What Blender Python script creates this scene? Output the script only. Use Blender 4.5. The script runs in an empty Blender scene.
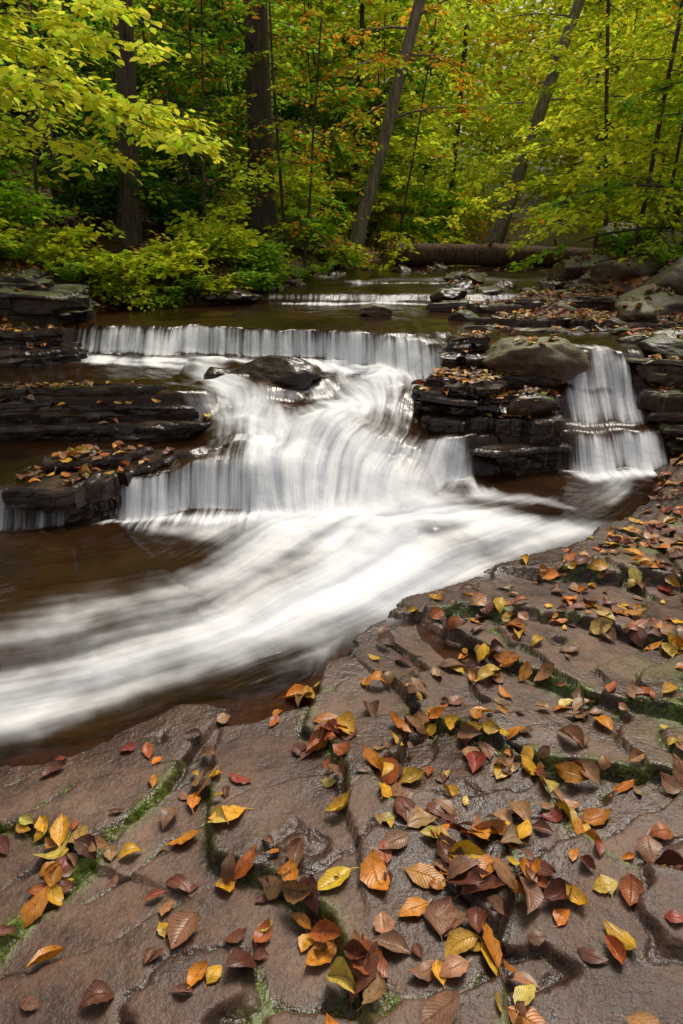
import bpy, math, numpy as np
from mathutils import Vector
rng = np.random.default_rng(7)
sc = bpy.context.scene
sc.view_settings.view_transform='Standard'; sc.view_settings.look='None'; sc.view_settings.exposure=0

# ---------------------------------------------------------------- noise
def _h(ix,iy,seed):
    h=(ix*374761393+iy*668265263+seed*974711)&0xffffffff
    h=((h^(h>>13))*1274126177)&0xffffffff
    return ((h^(h>>16))&0xffff)/65535.0
def vn(x,y,seed=0):
    x=np.asarray(x,float); y=np.asarray(y,float)
    ix=np.floor(x).astype(np.int64); iy=np.floor(y).astype(np.int64)
    fx=x-ix; fy=y-iy
    fx=fx*fx*fx*(fx*(fx*6-15)+10); fy=fy*fy*fy*(fy*(fy*6-15)+10)
    a=_h(ix,iy,seed);b=_h(ix+1,iy,seed);c=_h(ix,iy+1,seed);d=_h(ix+1,iy+1,seed)
    return (a*(1-fx)+b*fx)*(1-fy)+(c*(1-fx)+d*fx)*fy
def fbm(x,y,o=4,seed=0):
    s=0;a=1;t=0
    x=np.asarray(x,float);y=np.asarray(y,float)
    for i in range(o):
        s=s+a*(vn(x,y,seed+i*17)*2-1); t+=a; a*=.5
        x,y=(x*1.6-y*1.2)+3.1,(x*1.2+y*1.6)+7.7
    return s/t
def ss(a,b,x):
    t=np.clip((x-a)/(b-a),0,1); return t*t*(3-2*t)
def sdf(poly,x,y):
    d=np.full(np.shape(x),1e9); ins=np.zeros(np.shape(x),bool)
    n=len(poly)
    for i in range(n):
        ax,ay=poly[i];bx,by=poly[(i+1)%n]
        ex,ey=bx-ax,by-ay
        t=np.clip(((x-ax)*ex+(y-ay)*ey)/(ex*ex+ey*ey+1e-12),0,1)
        d=np.minimum(d,np.hypot(x-ax-t*ex,y-ay-t*ey))
        if ay!=by:
            c=((ay>y)!=(by>y))&(x<(bx-ax)*(y-ay)/(by-ay)+ax); ins^=c
    return np.where(ins,-d,d)
def pline(pts,x,y):
    pts=np.array(pts,float)
    d=np.full(np.shape(x),1e9); sd=np.zeros(np.shape(x)); s=np.zeros(np.shape(x)); L=0
    ex_=[np.zeros(np.shape(x)) for _ in range(pts.shape[1]-2)]
    for i in range(len(pts)-1):
        ax,ay=pts[i,:2];bx,by=pts[i+1,:2];ex,ey=bx-ax,by-ay;l=math.hypot(ex,ey)
        t=np.clip(((x-ax)*ex+(y-ay)*ey)/(l*l),0,1)
        dd=np.hypot(x-ax-t*ex,y-ay-t*ey); m=dd<d
        d=np.where(m,dd,d); sg=np.sign(ex*(y-ay)-ey*(x-ax)); sd=np.where(m,dd*sg,sd); s=np.where(m,L+t*l,s)
        for k in range(len(ex_)): ex_[k]=np.where(m,pts[i,2+k]*(1-t)+pts[i+1,2+k]*t,ex_[k])
        L+=l
    return d,sd,s,ex_

# ---------------------------------------------------------------- mesh builder
def build(name,V,faces,mats,attrs=None,smooth=True,parent=None):
    V=np.asarray(V,float).reshape(-1,3)
    me=bpy.data.meshes.new(name)
    me.vertices.add(len(V)); me.vertices.foreach_set('co',V.ravel())
    faces=[(np.asarray(F,dtype=np.int32),mi) for F,mi in faces if len(F)]
    loops=np.concatenate([F.ravel() for F,_ in faces])
    tot=np.concatenate([np.full(len(F),F.shape[1]) for F,_ in faces])
    mi=np.concatenate([np.full(len(F),m) for F,m in faces]).astype(np.int32)
    st=np.concatenate([[0],np.cumsum(tot)[:-1]]).astype(np.int32)
    me.loops.add(len(loops)); me.loops.foreach_set('vertex_index',loops)
    me.polygons.add(len(st)); me.polygons.foreach_set('loop_start',st)
    me.polygons.foreach_set('material_index',mi)
    me.polygons.foreach_set('use_smooth',np.full(len(st),smooth))
    me.update(calc_edges=True)
    for m in mats: me.materials.append(m)
    for k,(t,a) in (attrs or {}).items():
        at=me.attributes.new(k,t,'POINT')
        at.data.foreach_set({'FLOAT':'value','FLOAT_VECTOR':'vector','FLOAT_COLOR':'color'}[t],np.asarray(a,np.float32).ravel())
    ob=bpy.data.objects.new(name,me); sc.collection.objects.link(ob)
    if parent: ob.parent=parent
    return ob
def gridfaces(nx,ny):
    i=np.arange(nx*ny).reshape(ny,nx)
    return np.stack([i[:-1,:-1],i[:-1,1:],i[1:,1:],i[1:,:-1]],-1).reshape(-1,4)

# ---------------------------------------------------------------- node helper
class NT:
    def __init__(s,name):
        s.m=bpy.data.materials.new(name); s.m.use_nodes=True; s.t=s.m.node_tree; s.t.nodes.clear()
        s.out=s.n('ShaderNodeOutputMaterial')
    def n(s,ty,ins=None,**kw):
        nd=s.t.nodes.new(ty)
        for k,v in kw.items(): setattr(nd,k,v)
        for k,v in (ins or {}).items():
            if isinstance(v,bpy.types.NodeSocket): s.t.links.new(v,nd.inputs[k])
            else: nd.inputs[k].default_value=v
        return nd
    def math(s,op,a,b=0.0,clamp=False):
        nd=s.n('ShaderNodeMath',{0:a,1:b},operation=op); nd.use_clamp=clamp; return nd.outputs[0]
    def mix(s,f,a,b,bt='MIX'):
        nd=s.t.nodes.new('ShaderNodeMix'); nd.data_type='RGBA'; nd.blend_type=bt
        for i,v in ((0,f),(6,a),(7,b)):
            if isinstance(v,bpy.types.NodeSocket): s.t.links.new(v,nd.inputs[i])
            else: nd.inputs[i].default_value=v if i==0 else (*v,1) if len(v)==3 else v
        return nd.outputs[2]
    def ramp(s,f,stops):
        nd=s.n('ShaderNodeValToRGB',{0:f}); r=nd.color_ramp
        while len(r.elements)<len(stops): r.elements.new(.5)
        for e,(p,c) in zip(r.elements,stops):
            e.position=p; e.color=(*c,1) if not isinstance(c,float) else (c,c,c,1)
        return nd.outputs[0]
    def noise(s,vec,scale,detail=4,rough=.55):
        return s.n('ShaderNodeTexNoise',{'Vector':vec,'Scale':scale,'Detail':detail,'Roughness':rough}).outputs[0]
    def attr(s,name,o='Fac'):
        return s.n('ShaderNodeAttribute',attribute_name=name).outputs[o]
    def done(s,sh):
        s.t.links.new(sh,s.out.inputs[0]); return s.m

def rock_mat(name,dark=1.0,rough=.55,mossy=0.0,terrain=False,tint=(1,1,1)):
    t=NT(name); co=t.n('ShaderNodeTexCoord').outputs['Object']
    n1=t.noise(co,1.7,3,.6); n2=t.noise(co,9,4,.65); n3=t.noise(co,70,3,.7)
    c=[(.050,.027,.017),(.108,.057,.035),(.175,.106,.070)]
    c=[tuple(v*dark*q for v,q in zip(a,tint)) for a in c]
    col=t.ramp(n1,[(.3,c[0]),(.5,c[1]),(.7,c[2])])
    col=t.mix(.85,col,t.ramp(n2,[(.3,.38),(.5,.92),(.72,1.5)]),'MULTIPLY')
    col=t.mix(.5,col,t.ramp(n3,[(.35,.45),(.65,1.4)]),'MULTIPLY')
    mossc=t.ramp(n3,[(.35,(.03,.05,.006)),(.65,(.13,.17,.02))])
    if terrain:
        mk=t.n('ShaderNodeSeparateColor',{0:t.attr('mask','Color')}).outputs
        wet=mk[1]
        lic=t.ramp(t.noise(co,5.5,4,.7),[(.60,0.0),(.68,1.0)])
        col=t.mix(t.math('MULTIPLY',lic,.28),col,(.20,.165,.10))
        wn=t.math('MULTIPLY',wet,.85)
        col=t.mix(wn,col,t.mix(1.0,col,(.34,.26,.20),'MULTIPLY'))
        mf=t.math('MULTIPLY',mk[0],t.ramp(n2,[(.38,.0),(.54,1.0)]),True)
        col=t.mix(mf,col,mossc)
        vo=t.n('ShaderNodeTexVoronoi',{'Vector':co,'Scale':14.0,'Randomness':1.0})
        lc=t.ramp(t.n('ShaderNodeSeparateColor',{0:vo.outputs['Color']}).outputs[0],
                  [(.0,(.02,.01,.006)),(.35,(.09,.028,.010)),(.6,(.19,.06,.014)),(.85,(.28,.12,.02)),(1.,(.03,.02,.01))])
        grn=t.ramp(n1,[(.46,0.0),(.58,1.0)])
        lc=t.mix(t.math('MULTIPLY',grn,.6),lc,mossc)
        col=t.mix(mk[2],col,lc)
        ro=t.math('SUBTRACT',t.ramp(n2,[(.3,rough-.14),(.7,rough+.12)]),t.math('MULTIPLY',wet,.26))
        hb=t.math('ADD',t.math('MULTIPLY',n3,.40),t.math('MULTIPLY',t.noise(co,24,3,.65),.65))
        hb=t.math('ADD',hb,t.math('MULTIPLY',mf,.8))
    else:
        if mossy>0:
            nz=t.n('ShaderNodeSeparateXYZ',{0:t.n('ShaderNodeNewGeometry').outputs['Normal']}).outputs[2]
            mf=t.math('MULTIPLY',t.ramp(nz,[(.35,0.0),(.8,1.0)]),t.ramp(n2,[(.42,0.0),(.6,1.0)]))
            col=t.mix(t.math('MULTIPLY',mf,mossy),col,mossc)
        ro=t.ramp(n2,[(.3,rough-.15),(.7,rough+.1)])
        xyz=t.n('ShaderNodeMapping',{'Vector':co,'Scale':(2.5,2.5,26)}).outputs[0]
        st=t.noise(xyz,1.0,2)
        col=t.mix(.35,col,t.ramp(st,[(.35,.45),(.6,1.3)]),'MULTIPLY')
        hb=t.math('ADD',t.math('MULTIPLY',n2,1.5),t.math('MULTIPLY',st,.8))
    bp=t.n('ShaderNodeBump',{'Strength':.7,'Distance':.014,'Height':hb}).outputs[0]
    bs=t.n('ShaderNodeBsdfPrincipled',{'Base Color':col,'Roughness':ro,'Normal':bp,'Specular IOR Level':.40 if terrain else .5})
    return t.done(bs.outputs[0])

def leaf_mat(name,trans=.5,veins=False):
    t=NT(name); col=t.attr('col','Color')
    if veins:
        uv=t.n('ShaderNodeSeparateXYZ',{0:t.attr('luv','Vector')}).outputs
        av=t.math('ABSOLUTE',uv[1])
        mid=t.ramp(av,[(.0,1.0),(.09,0.0)])
        w=t.math('SUBTRACT',t.math('MULTIPLY',uv[0],11.0),t.math('MULTIPLY',av,3.0))
        sv=t.ramp(t.math('ABSOLUTE',t.math('SUBTRACT',t.math('FRACT',w),.5)),[(.0,.7),(.12,0.0)])
        v=t.math('MAXIMUM',mid,sv)
        co=t.n('ShaderNodeTexCoord').outputs['Object']
        spot=t.ramp(t.noise(co,60,3,.7),[(.3,.35),(.5,.95),(.7,1.2)])
        col=t.mix(.75,col,spot,'MULTIPLY')
        col=t.mix(t.math('MULTIPLY',v,.32),col,t.mix(1.0,col,(.45,.38,.3),'MULTIPLY'))
        bp=t.n('ShaderNodeBump',{'Strength':.5,'Distance':.004,'Height':v}).outputs[0]
        d=t.n('ShaderNodeBsdfPrincipled',{'Base Color':col,'Roughness':.40,'Normal':bp})
    else:
        d=t.n('ShaderNodeBsdfDiffuse',{'Color':col})
    tr=t.n('ShaderNodeBsdfTranslucent',{'Color':col})
    mx=t.n('ShaderNodeMixShader',{0:trans,1:d.outputs[0],2:tr.outputs[0]})
    return t.done(mx.outputs[0])

def bark_mat(name,c0,c1):
    t=NT(name); co=t.n('ShaderNodeTexCoord').outputs['Object']
    m=t.n('ShaderNodeMapping',{'Vector':co,'Scale':(14,14,2.2)}).outputs[0]
    n=t.noise(m,1.5,4,.65); l=t.noise(co,2.5,3,.6)
    col=t.ramp(n,[(.35,c0),(.65,c1)])
    col=t.mix(t.math('MULTIPLY',t.ramp(l,[(.5,0.0),(.65,1.0)]),.45),col,(.08,.10,.04))
    bp=t.n('ShaderNodeBump',{'Strength':.9,'Distance':.03,'Height':n}).outputs[0]
    return t.done(t.n('ShaderNodeBsdfPrincipled',{'Base Color':col,'Roughness':.85,'Normal':bp}).outputs[0])

M_ground=rock_mat('bedrock_and_litter',.98,.53,terrain=True)
M_wet=rock_mat('wet_ledge_rock',.33,.30)
M_ledge=rock_mat('ledge_rock',.72,.42,mossy=.5)
M_boulder=rock_mat('boulder_rock',1.1,.6,mossy=.9,tint=(1.05,1.12,1.0))
M_mossrock=rock_mat('mossy_dark_rock',.38,.55,mossy=1.0)
M_leaf=leaf_mat('foliage',.55)
M_fall=leaf_mat('fallen_leaf',.12,True)
M_bark_d=bark_mat('dark_bark',(.03,.020,.014),(.13,.085,.062))
M_bark_g=bark_mat('grey_bark',(.13,.10,.08),(.36,.30,.24))
M_log=bark_mat('log_bark',(.04,.018,.012),(.19,.085,.05))

# ---------------------------------------------------------------- stream surface
C2x,C2y=[-9,-3,-2.05,-1.65,-1.3,-1.06,-.54,0,.4,.8,1.8,2.6,4,9],[3.4,3.6,3.8,3.92,4.0,4.08,4.2,4.40,4.6,4.8,5.02,5.05,5.1,5.2]
CAx,CAy=[-9,-3,-.95,-.6,0,.5,.8,1.8,3,9],[4.9,4.95,5.0,5.0,4.95,5.1,5.25,5.28,5.3,5.4]
WAx,WAy=[-9,-1.3,-.75,.45,.8,1.7,9],[.05,.05,.50,.60,.1,.20,.20]
C1x,C1y=[-9,-4,-2.6,-1.58,-.87,-.2,.34,.83,1.3,1.84,2.5,4,9],[7.3,7.1,7.0,6.9,6.65,6.6,6.5,5.9,5.6,5.65,5.65,5.7,6]
SHORE=[(2.9,5.3),(2.65,5.12),(2.3,4.92),(2.16,4.45),(1.75,3.9),(1.245,3.5),(.741,3.22),(.287,2.9),(.04,2.66),(-.176,2.37),(-.408,2.23),(-.636,2.145),(-.898,2.01),(-1.22,1.9),(-2.2,1.6),(-4,1.2),(-9,.6)]
def crests(x):
    z0=np.zeros_like(x)
    j=.10*fbm(x*2.3,z0+2.2,3,5)+.035*fbm(x*9,z0+1.2,2,6)
    c2=np.interp(x,C2x,C2y)+j; ca=np.interp(x,CAx,CAy)+.5*j; wa=np.interp(x,WAx,WAy)
    c1=np.interp(x,C1x,C1y)+j*1.8
    nz=vn(x*3.1,z0,7)
    w2=np.interp(x,[-9,-1,-.6,-.2,.4,.6,.75,1.7,9],[.12,.12,.18,.50,.65,.4,.15,.20,.20])*(.7+.6*nz)
    w1=np.interp(x,[-9,-2.2,-1.2,.2,.5,9],[.40,.32,.12,.12,.30,.22])*(.5+1.0*vn(x*2.3,z0+4,8))
    return c2,ca,wa,c1,w1,w2
def Wf(x,y,detail=True):
    c2,ca,wa,c1,w1,w2=crests(x)
    w=-.15+.25*ss(0,1,(y-c2+w2)/(w2+.05))**.8+.26*ss(-1,1,(y-ca)/wa)+.24*ss(0,1,(y-c1+w1)/(w1+.05))**.8
    w=w+.09*ss(-.12,.08,y-(9.0+.25*fbm(x*1.3,x*0,2,9)))+.05*ss(-.1,.1,y-(10.6+.4*fbm(x,x*0,2,19)))+.03*ss(11,20,y)
    w=w+.19*np.exp(-((x+.10)/.34)**2-((y-4.70)/.26)**2)-.10*np.exp(-((x+.05)/.4)**2-((y-5.35)/.25)**2)+.06*np.exp(-((x-.35)/.25)**2-((y-5.6)/.25)**2)
    w=w+.05*np.exp(-((x+.65)/.18)**2-((y-4.5)/.22)**2)
    if detail:
        d,sd,s,_=pline(SHORE,x,y)
        pool=1-ss(-.25,0,y-c2)
        w=w+pool*(.035*fbm(d*2.2,s*.7,2,31)+.09*np.exp(-((x-.05)/.6)**2-((y-3.72)/.22)**2)+.06*fbm(x*3,y*3,3,38)*np.exp(-((x-.1)/.9)**2-((y-3.7)/.5)**2))
        w=w+(1-pool)*(.010*fbm(x*3,y*2,2,33)+.010*fbm(x*14,y*1.0,2,34)*(y<7)*(y>6.2)+.07*fbm(x*2.3,y*2.3,3,35)*(y<6.4)*(np.abs(x+.2)<1.2))
    return w

FG=SHORE+[(-9,-8),(9,-8),(9,5.3)]
LB=[(-60,3),(-5.2,4),(-3.6,6.4),(-2.8,6.95),(-2.75,8.0),(-2.2,8.4),(-1.3,8.7),(-.7,10.2),(.4,12.6),(.9,15),(1.8,22),(2.5,34),(3,220),(-220,220),(-220,3)]
RB=[(2.85,5.0),(2.75,5.6),(3.1,6.3),(3.3,7.5),(2.9,8.6),(3.0,9.4),(4.0,11),(5.3,13.5),(5.8,16),(6,22),(6,34),(6.5,220),(220,220),(220,-60),(6,-60),(5,-5),(4.2,0),(3.4,3.5)]
CR=[([(-.412,1.62),(-.40,1.5),(-.349,1.355),(-.187,1.26),(-.028,1.135),(.03,1.01),(.06,.8)],.030),
    ([(.25,2.0),(.193,1.775),(.105,1.65),(.16,1.526),(.283,1.44),(.465,1.355),(.455,1.2),(.37,1.07),(.36,.8)],-.036),
    ([(.60,1.70),(.645,1.565),(.65,1.42),(.74,1.29),(.95,1.17)],-.038),
    ([(-.90,1.0),(-.83,1.11),(-.75,1.29),(-.67,1.45),(-.57,1.67),(-.5,1.9)],.018),
    ([(.5,2.55),(.65,2.36),(.83,2.17),(1.0,1.98),(1.3,1.85)],.026),
    ([(.45,2.72),(.63,2.68),(.99,2.64),(1.27,2.45),(1.6,2.3)],.028),
    ([(.25,2.1),(.32,1.98),(.59,1.79),(.82,1.69),(1.3,1.55)],.026),
    ([(1.1,3.1),(1.5,3.0),(1.9,2.8),(2.4,2.6)],.035),([(-1.4,1.55),(-.95,1.5),(-.7,1.38)],.014),
    ([(-.1,2.2),(-.15,1.95),(0,1.75),(.02,1.55)],.020)]
def Tf(x,y):
    x=np.asarray(x,float);y=np.asarray(y,float)
    moss=np.zeros(x.shape);wet=np.zeros(x.shape);lit=np.zeros(x.shape)
    z=Wf(x,y,False)-.11-.06*((x>1.65)&(x<2.6)&(y>4.6)&(y<6))-.08*((np.abs(x-.1)<.8)&(y>3.6)&(y<6))+.05*fbm(x*2,y*2,4,3)+.04*fbm(x*6,y*6,3,4)*(y>3.7); wet[:]=1
    yy=np.maximum(y-30,0); z=z+yy*.22
    near=(y<7)&(np.abs(x)<10)
    d=np.where(near|(y<0),-sdf(FG,x,y),-1)
    d=d+.05*fbm(x*2.6,y*2.6,3,41)+.02*fbm(x*11,y*11,2,42)
    h0=-.20+.07*ss(-.03,.06,d)+.115*np.clip(d,0,4)+.30*ss(1.5,3.2,x)*ss(0,.5,d)+.05*ss(-.6,-1.4,x)*ss(.2,.9,d)
    q=h0+.055*fbm(x*1.0+.4,y*1.5,3,43)+.030*fbm(x*2.2+2,y*3.2,3,49)*ss(-.5,.5,x)+.008*fbm(x*5,y*5,3,44)+.0018*fbm(x*22,y*22,3,48)
    s=.027; f=q/s; fl=np.floor(f); fr=f-fl
    hq=s*(fl+.05*fr+.95*ss(.93,1.0,fr))
    foot=np.exp(-((fr-.90)/.04)**2)
    hq=hq-.009*foot+.0030*fbm(x*5,y*5,4,45)+.0014*fbm(x*26,y*26,4,46)
    mo=foot*ss(-.15,.2,fbm(x*1.3,y*1.3,3,47)+.3*ss(.2,1.5,x))*1.0; we=ss(.45,.0,d)+1.0*np.exp(-((fr-.89)/.07)**2)
    wx=x+.024*fbm(x*6,y*6,5,51); wy=y+.024*fbm(x*6+9,y*6,5,52)
    nb=(np.abs(x)<4)&(y>.4)&(y<4)
    if nb.any():
        for k,(c,a) in enumerate(CR):
            dd,sd,s_,_=pline(c,wx[nb],wy[nb])
            wv=.6+.8*vn(wx[nb]*4,wy[nb]*4,99+k)
            a_=a*np.exp(-(dd/.26)**2)*np.tanh(sd/.005)-.018*np.exp(-(dd/(.009*wv))**2)
            hq[nb]+=a_
            mo[nb]+=1.1*np.exp(-(dd/(.030*wv))**2)*ss(-.25,.15,fbm(wx[nb]*3.5,wy[nb]*3.5,3,60+k))*(1.0 if k in(2,3,4,5,6,7) else .6)
            we[nb]+=np.exp(-(dd/.025)**2)
    mo=mo+ss(.15,.45,fbm(x*2.5,y*2.5,4,71))*ss(.7,1.9,x)*.9*ss(-.1,.3,d)+.8*ss(.30,.55,fbm(x*2.1+5,y*2.1,4,74))*ss(-.5,-.8,x)*(d>.1)
    we=np.clip(we+.75*ss(.0,.4,fbm(x*1.2,y*1.2,4,73)),0,1)
    m=(d>-.1)&(hq>z)
    z=np.where(m,hq,z);moss=np.where(m,mo,moss);wet=np.where(m,we,wet)
    for P,sl,sd_ in ((LB,.27,81),(RB,.24,82)):
        d=-sdf(P,x,y); dn=d+.22*fbm(x*1.4,y*1.4,3,sd_)
        step=.22 if P is LB else .16
        base=.60 if P is LB else np.where(y<6.3,.1+.5*ss(4.2,6.3,y),.62)
        if P is RB: base=np.where(y<4.2,.05,base)
        h=base-.2+.2*ss(-.05,.05,dn)+step*ss(0,.6,dn)+sl*np.clip(dn,0,45)*ss(-1,9,y)**.5+.14*fbm(x*1.3,y*1.3,5,sd_+5)*ss(0,.6,dn)+.6*fbm(x*.2,y*.2,3,sd_+6)*ss(1,6,dn)
        h=h+np.maximum(y-34,0)*.14
        m=(dn>-.05)&(h>z)
        z=np.where(m,h,z);lit=np.where(m,ss(-.02,.15,dn),lit);wet=np.where(m,1-ss(0,.3,dn),wet);moss=np.where(m,ss(.0,.5,fbm(x*3,y*3,3,77)),moss)
    lit=np.where(y>33,1,lit)
    z=z+ss(8,11,-x)*ss(4,2,y)*1.5
    return z,moss,wet,lit

def axis(parts,geo_lo,geo_hi):
    a=[]
    for lo,hi,st in parts: a.append(np.arange(lo,hi,st))
    a=np.concatenate(a)
    lo=[];v=a[0];st=a[1]-a[0]
    while v>geo_lo: st*=1.22; v-=st; lo.append(v)
    hi=[];v=a[-1];st=a[-1]-a[-2]
    while v<geo_hi: st*=1.16; v+=st; hi.append(v)
    return np.concatenate([lo[::-1],a,hi])
xs=axis([(-4,-1.5,.03),(-1.5,1.7,.008),(1.7,3,.018),(3,5,.05)],-220,220)
ys=axis([(.55,2.6,.0075),(2.6,4,.014),(4,7.5,.03),(7.5,14,.07)],-60,260)
X,Y=np.meshgrid(xs,ys); Z,mo,we,li=Tf(X,Y)
mask=np.stack([np.clip(mo,0,1),np.clip(we,0,1),li,np.ones_like(li)],-1)
build('ground',np.stack([X,Y,Z],-1),[(gridfaces(len(xs),len(ys)),0)],[M_ground],{'mask':('FLOAT_COLOR',mask)})

# ---------------------------------------------------------------- water
wxs=np.concatenate([np.arange(-9,-3.2,.1),np.arange(-3.2,3.3,.016),np.arange(3.3,7,.08)])
wys=np.concatenate([np.arange(.5,1.6,.06),np.arange(1.6,7.6,.016),np.arange(7.6,14,.05),np.arange(14,36,.4)])
X,Y=np.meshgrid(wxs,wys); Wz=Wf(X,Y); Tz=Tf(X,Y)[0]
depth=Wz-Tz
c2,ca,wa,c1,w1,w2=crests(X)
gy=np.gradient(Wz,axis=0)/np.gradient(Y,axis=0)
fo=np.zeros_like(X)
def stroke(pts):
    global fo
    jx=X+.14*fbm(X*1.7,Y*1.7,4,91); jy=Y+.14*fbm(X*1.7,Y*1.7,4,92)
    d,_,_,(w,I)=pline(pts,jx,jy)
    fo=1-(1-fo)*(1-np.clip(I*np.exp(-(d/w)**2),0,1))
stroke([(-.3,4.05,.38,1),(.1,3.72,.48,1),(.15,3.3,.42,1),(-.08,2.95,.34,.92),(-.52,2.60,.29,.76),(-1.2,2.26,.27,.62),(-2.1,1.92,.27,.55),(-4,1.55,.3,.5)])
stroke([(.2,4.2,.34,1),(.75,3.92,.30,.95),(1.2,3.75,.24,.75),(1.7,3.75,.16,.35)])
stroke([(-.3,3.85,.24,.8),(-.5,3.35,.26,.6),(-.85,2.95,.24,.42),(-1.5,2.6,.22,.28),(-3,2.3,.2,.2)])
stroke([(-1.5,3.84,.06,.6),(-1.2,3.88,.09,.85),(-.8,3.95,.12,.95),(-.3,4.05,.14,1)])
stroke([(-1.3,3.75,.10,.35),(-.8,3.7,.14,.5)])
stroke([(-2.4,3.55,.10,.7),(-2.05,3.5,.08,.4),(-1.9,3.3,.06,.2)])
stroke([(.1,3.1,.20,.8),(.5,3.25,.19,.6),(1.0,3.5,.17,.42),(1.5,3.75,.12,.2)])
stroke([(-.6,2.28,.07,.15),(-1.2,2.02,.08,.25),(-2.1,1.75,.08,.25)])
stroke([(1.0,4.35,.14,.65),(1.35,4.3,.10,.5),(1.5,4.1,.05,.3)])
stroke([(.75,4.65,.16,.8),(.95,4.5,.10,.4)])
stroke([(1.85,4.78,.11,.95),(2.33,4.80,.10,.9)])
stroke([(2.0,4.6,.14,.5),(1.7,4.3,.14,.3)])
stroke([(.60,6.0,.26,1),(.25,5.5,.30,.95),(-.05,4.95,.38,1),(-.15,4.5,.40,1),(-.2,4.2,.42,1)])
stroke([(-2.35,6.40,.12,.8),(-1.3,6.05,.16,.75),(-.98,5.5,.16,.8),(-.75,5.05,.20,.95),(-.45,4.6,.25,1)])
stroke([(-2.5,6.55,.14,.8),(-1.5,6.45,.14,.8),(-.8,6.25,.16,.85),(.3,6.15,.22,1)])
stroke([(-.65,8.8,.10,.8),(.2,8.75,.12,.9),(.8,8.7,.08,.8),(1.25,8.6,.08,.5)])
stroke([(.2,10.4,.10,.6),(1.8,10.5,.12,.7)])
stroke([(2.0,5.85,.08,.7),(2.15,5.65,.10,.7)])
chan=1-ss(.75,1.0,X)*(1-ss(1.74,1.86,X))
xr=np.interp(Y,[4.8,5.2,5.6],[2.45,2.34,2.22])+.05*fbm(Y*6,Y*0,2,37)
chan=chan*(1-ss(-.03,.10,X-xr)*(X<3.5)*(Y<6))*(1-ss(2.5,2.6,X))*ss(-2.75,-2.5,X)
steep=ss(.25,1.1,gy)
f1=np.clip((Y-(c1-w1))/(w1+.05),0,1); f2_=np.clip((Y-(c2-w2))/(w2+.05),0,1)
fall=np.where(np.abs(Y-c1)<.5,1-f1,np.where(np.abs(Y-c2)<.7,1-f2_,1.0))
thin=.34+.62*ss(-.1,.75,fall+.4*fbm(X*4,Y*0,2,36))
thin=np.where((X>-.45)&(X<.75)&(Y<5.6),np.maximum(thin,.95),thin)
drymid=1-ss(-1.30,-1.5,X)*ss(-2.1,-1.95,X)*(np.abs(Y-c2)<.35)*.7
leftA=1-.85*ss(-1.0,-1.25,X)*(Y<5.5)*(Y>4.6)
fo=fo*np.where((np.abs(Y-c1)<.3)&(gy>.2),thin,1)
fo=1-(1-fo)*(1-steep*.9*chan*drymid*leftA*thin)
dS,sdS,sS,_=pline(SHORE,X,Y)
pool=1-ss(-.55,-.2,Y-c2)
midw=ss(0,.15,c1-w1-Y)*(1-pool)*(1-ss(.8,1.0,X))*np.where(Y>4.75,ss(-2.6,-2.3,X),ss(-.62,-.42,X))
ang=np.arctan2(X+.12,Y-2.9); rad_=np.hypot(X+.12,Y-2.9)
alpha=ss(-.005,.13,depth)
keep=(depth>-.10).ravel()
F=gridfaces(len(wxs),len(wys)); F=F[keep[F].any(1)]
t=NT('stream_water')
foam=t.attr('foam'); al=t.attr('alpha'); pl=t.attr('pool'); fl=t.attr('flow','Vector'); md=t.attr('mid'); fm=t.attr('flowmid','Vector')
co=t.n('ShaderNodeTexCoord').outputs['Object']
va=t.n('ShaderNodeMapping',{'Vector':co,'Scale':(22,.7,.9)}).outputs[0]
vb=t.n('ShaderNodeMapping',{'Vector':fl,'Scale':(6,.45,1)}).outputs[0]
vc=t.n('ShaderNodeMapping',{'Vector':fm,'Scale':(22,1.1,1)}).outputs[0]
na=t.noise(va,1.0,4,.65); nb_=t.noise(vb,1.0,4,.5); nc_=t.noise(vc,1.0,3,.55)
va2=t.n('ShaderNodeMapping',{'Vector':co,'Scale':(5,.8,1)}).outputs[0]
na=t.math('ADD',t.math('MULTIPLY',na,.6),t.math('MULTIPLY',t.noise(va2,1.0,2),.4))
st0=t.n('ShaderNodeMix',{0:md,2:na,3:nc_}).outputs[0]
st=t.n('ShaderNodeMix',{0:pl,2:st0,3:nb_}).outputs[0]
turb=t.noise(co,3.2,3,.55)
amp=t.math('SUBTRACT',t.math('SUBTRACT',2.9,t.math('MULTIPLY',pl,2.0)),t.math('MULTIPLY',md,1.8))
f2=t.math('ADD',foam,t.math('MULTIPLY',t.math('SUBTRACT',st,.5),amp))
f2=t.math('ADD',f2,t.math('MULTIPLY',t.math('SUBTRACT',turb,.52),.7))
F2=t.n('ShaderNodeMapRange',{0:f2,1:.05,2:1.0},interpolation_type='SMOOTHSTEP').outputs[0]
F2=t.math('MULTIPLY',F2,t.n('ShaderNodeMapRange',{0:foam,1:.01,2:.3}).outputs[0])
bump=t.n('ShaderNodeBump',{'Strength':.34,'Distance':.05,'Height':t.math('ADD',st,t.math('MULTIPLY',turb,1.5))}).outputs[0]
wcol=t.ramp(t.noise(co,1.3,2),[(.35,(.012,.005,.0018)),(.65,(.038,.016,.005))])
clear=t.n('ShaderNodeBsdfPrincipled',{'Base Color':wcol,'Roughness':.17,'IOR':1.33,'Normal':bump})
tr=t.n('ShaderNodeBsdfTransparent',{'Color':(.70,.46,.28,1)})
clr=t.n('ShaderNodeMixShader',{0:t.math('ADD',.35,t.math('MULTIPLY',al,.65)),1:tr.outputs[0],2:clear.outputs[0]})
fb=t.n('ShaderNodeBsdfDiffuse',{'Color':t.mix(t.n('ShaderNodeMapRange',{0:st,1:.3,2:.6}).outputs[0],(.50,.53,.58),(.80,.80,.80)),'Normal':bump})
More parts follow.
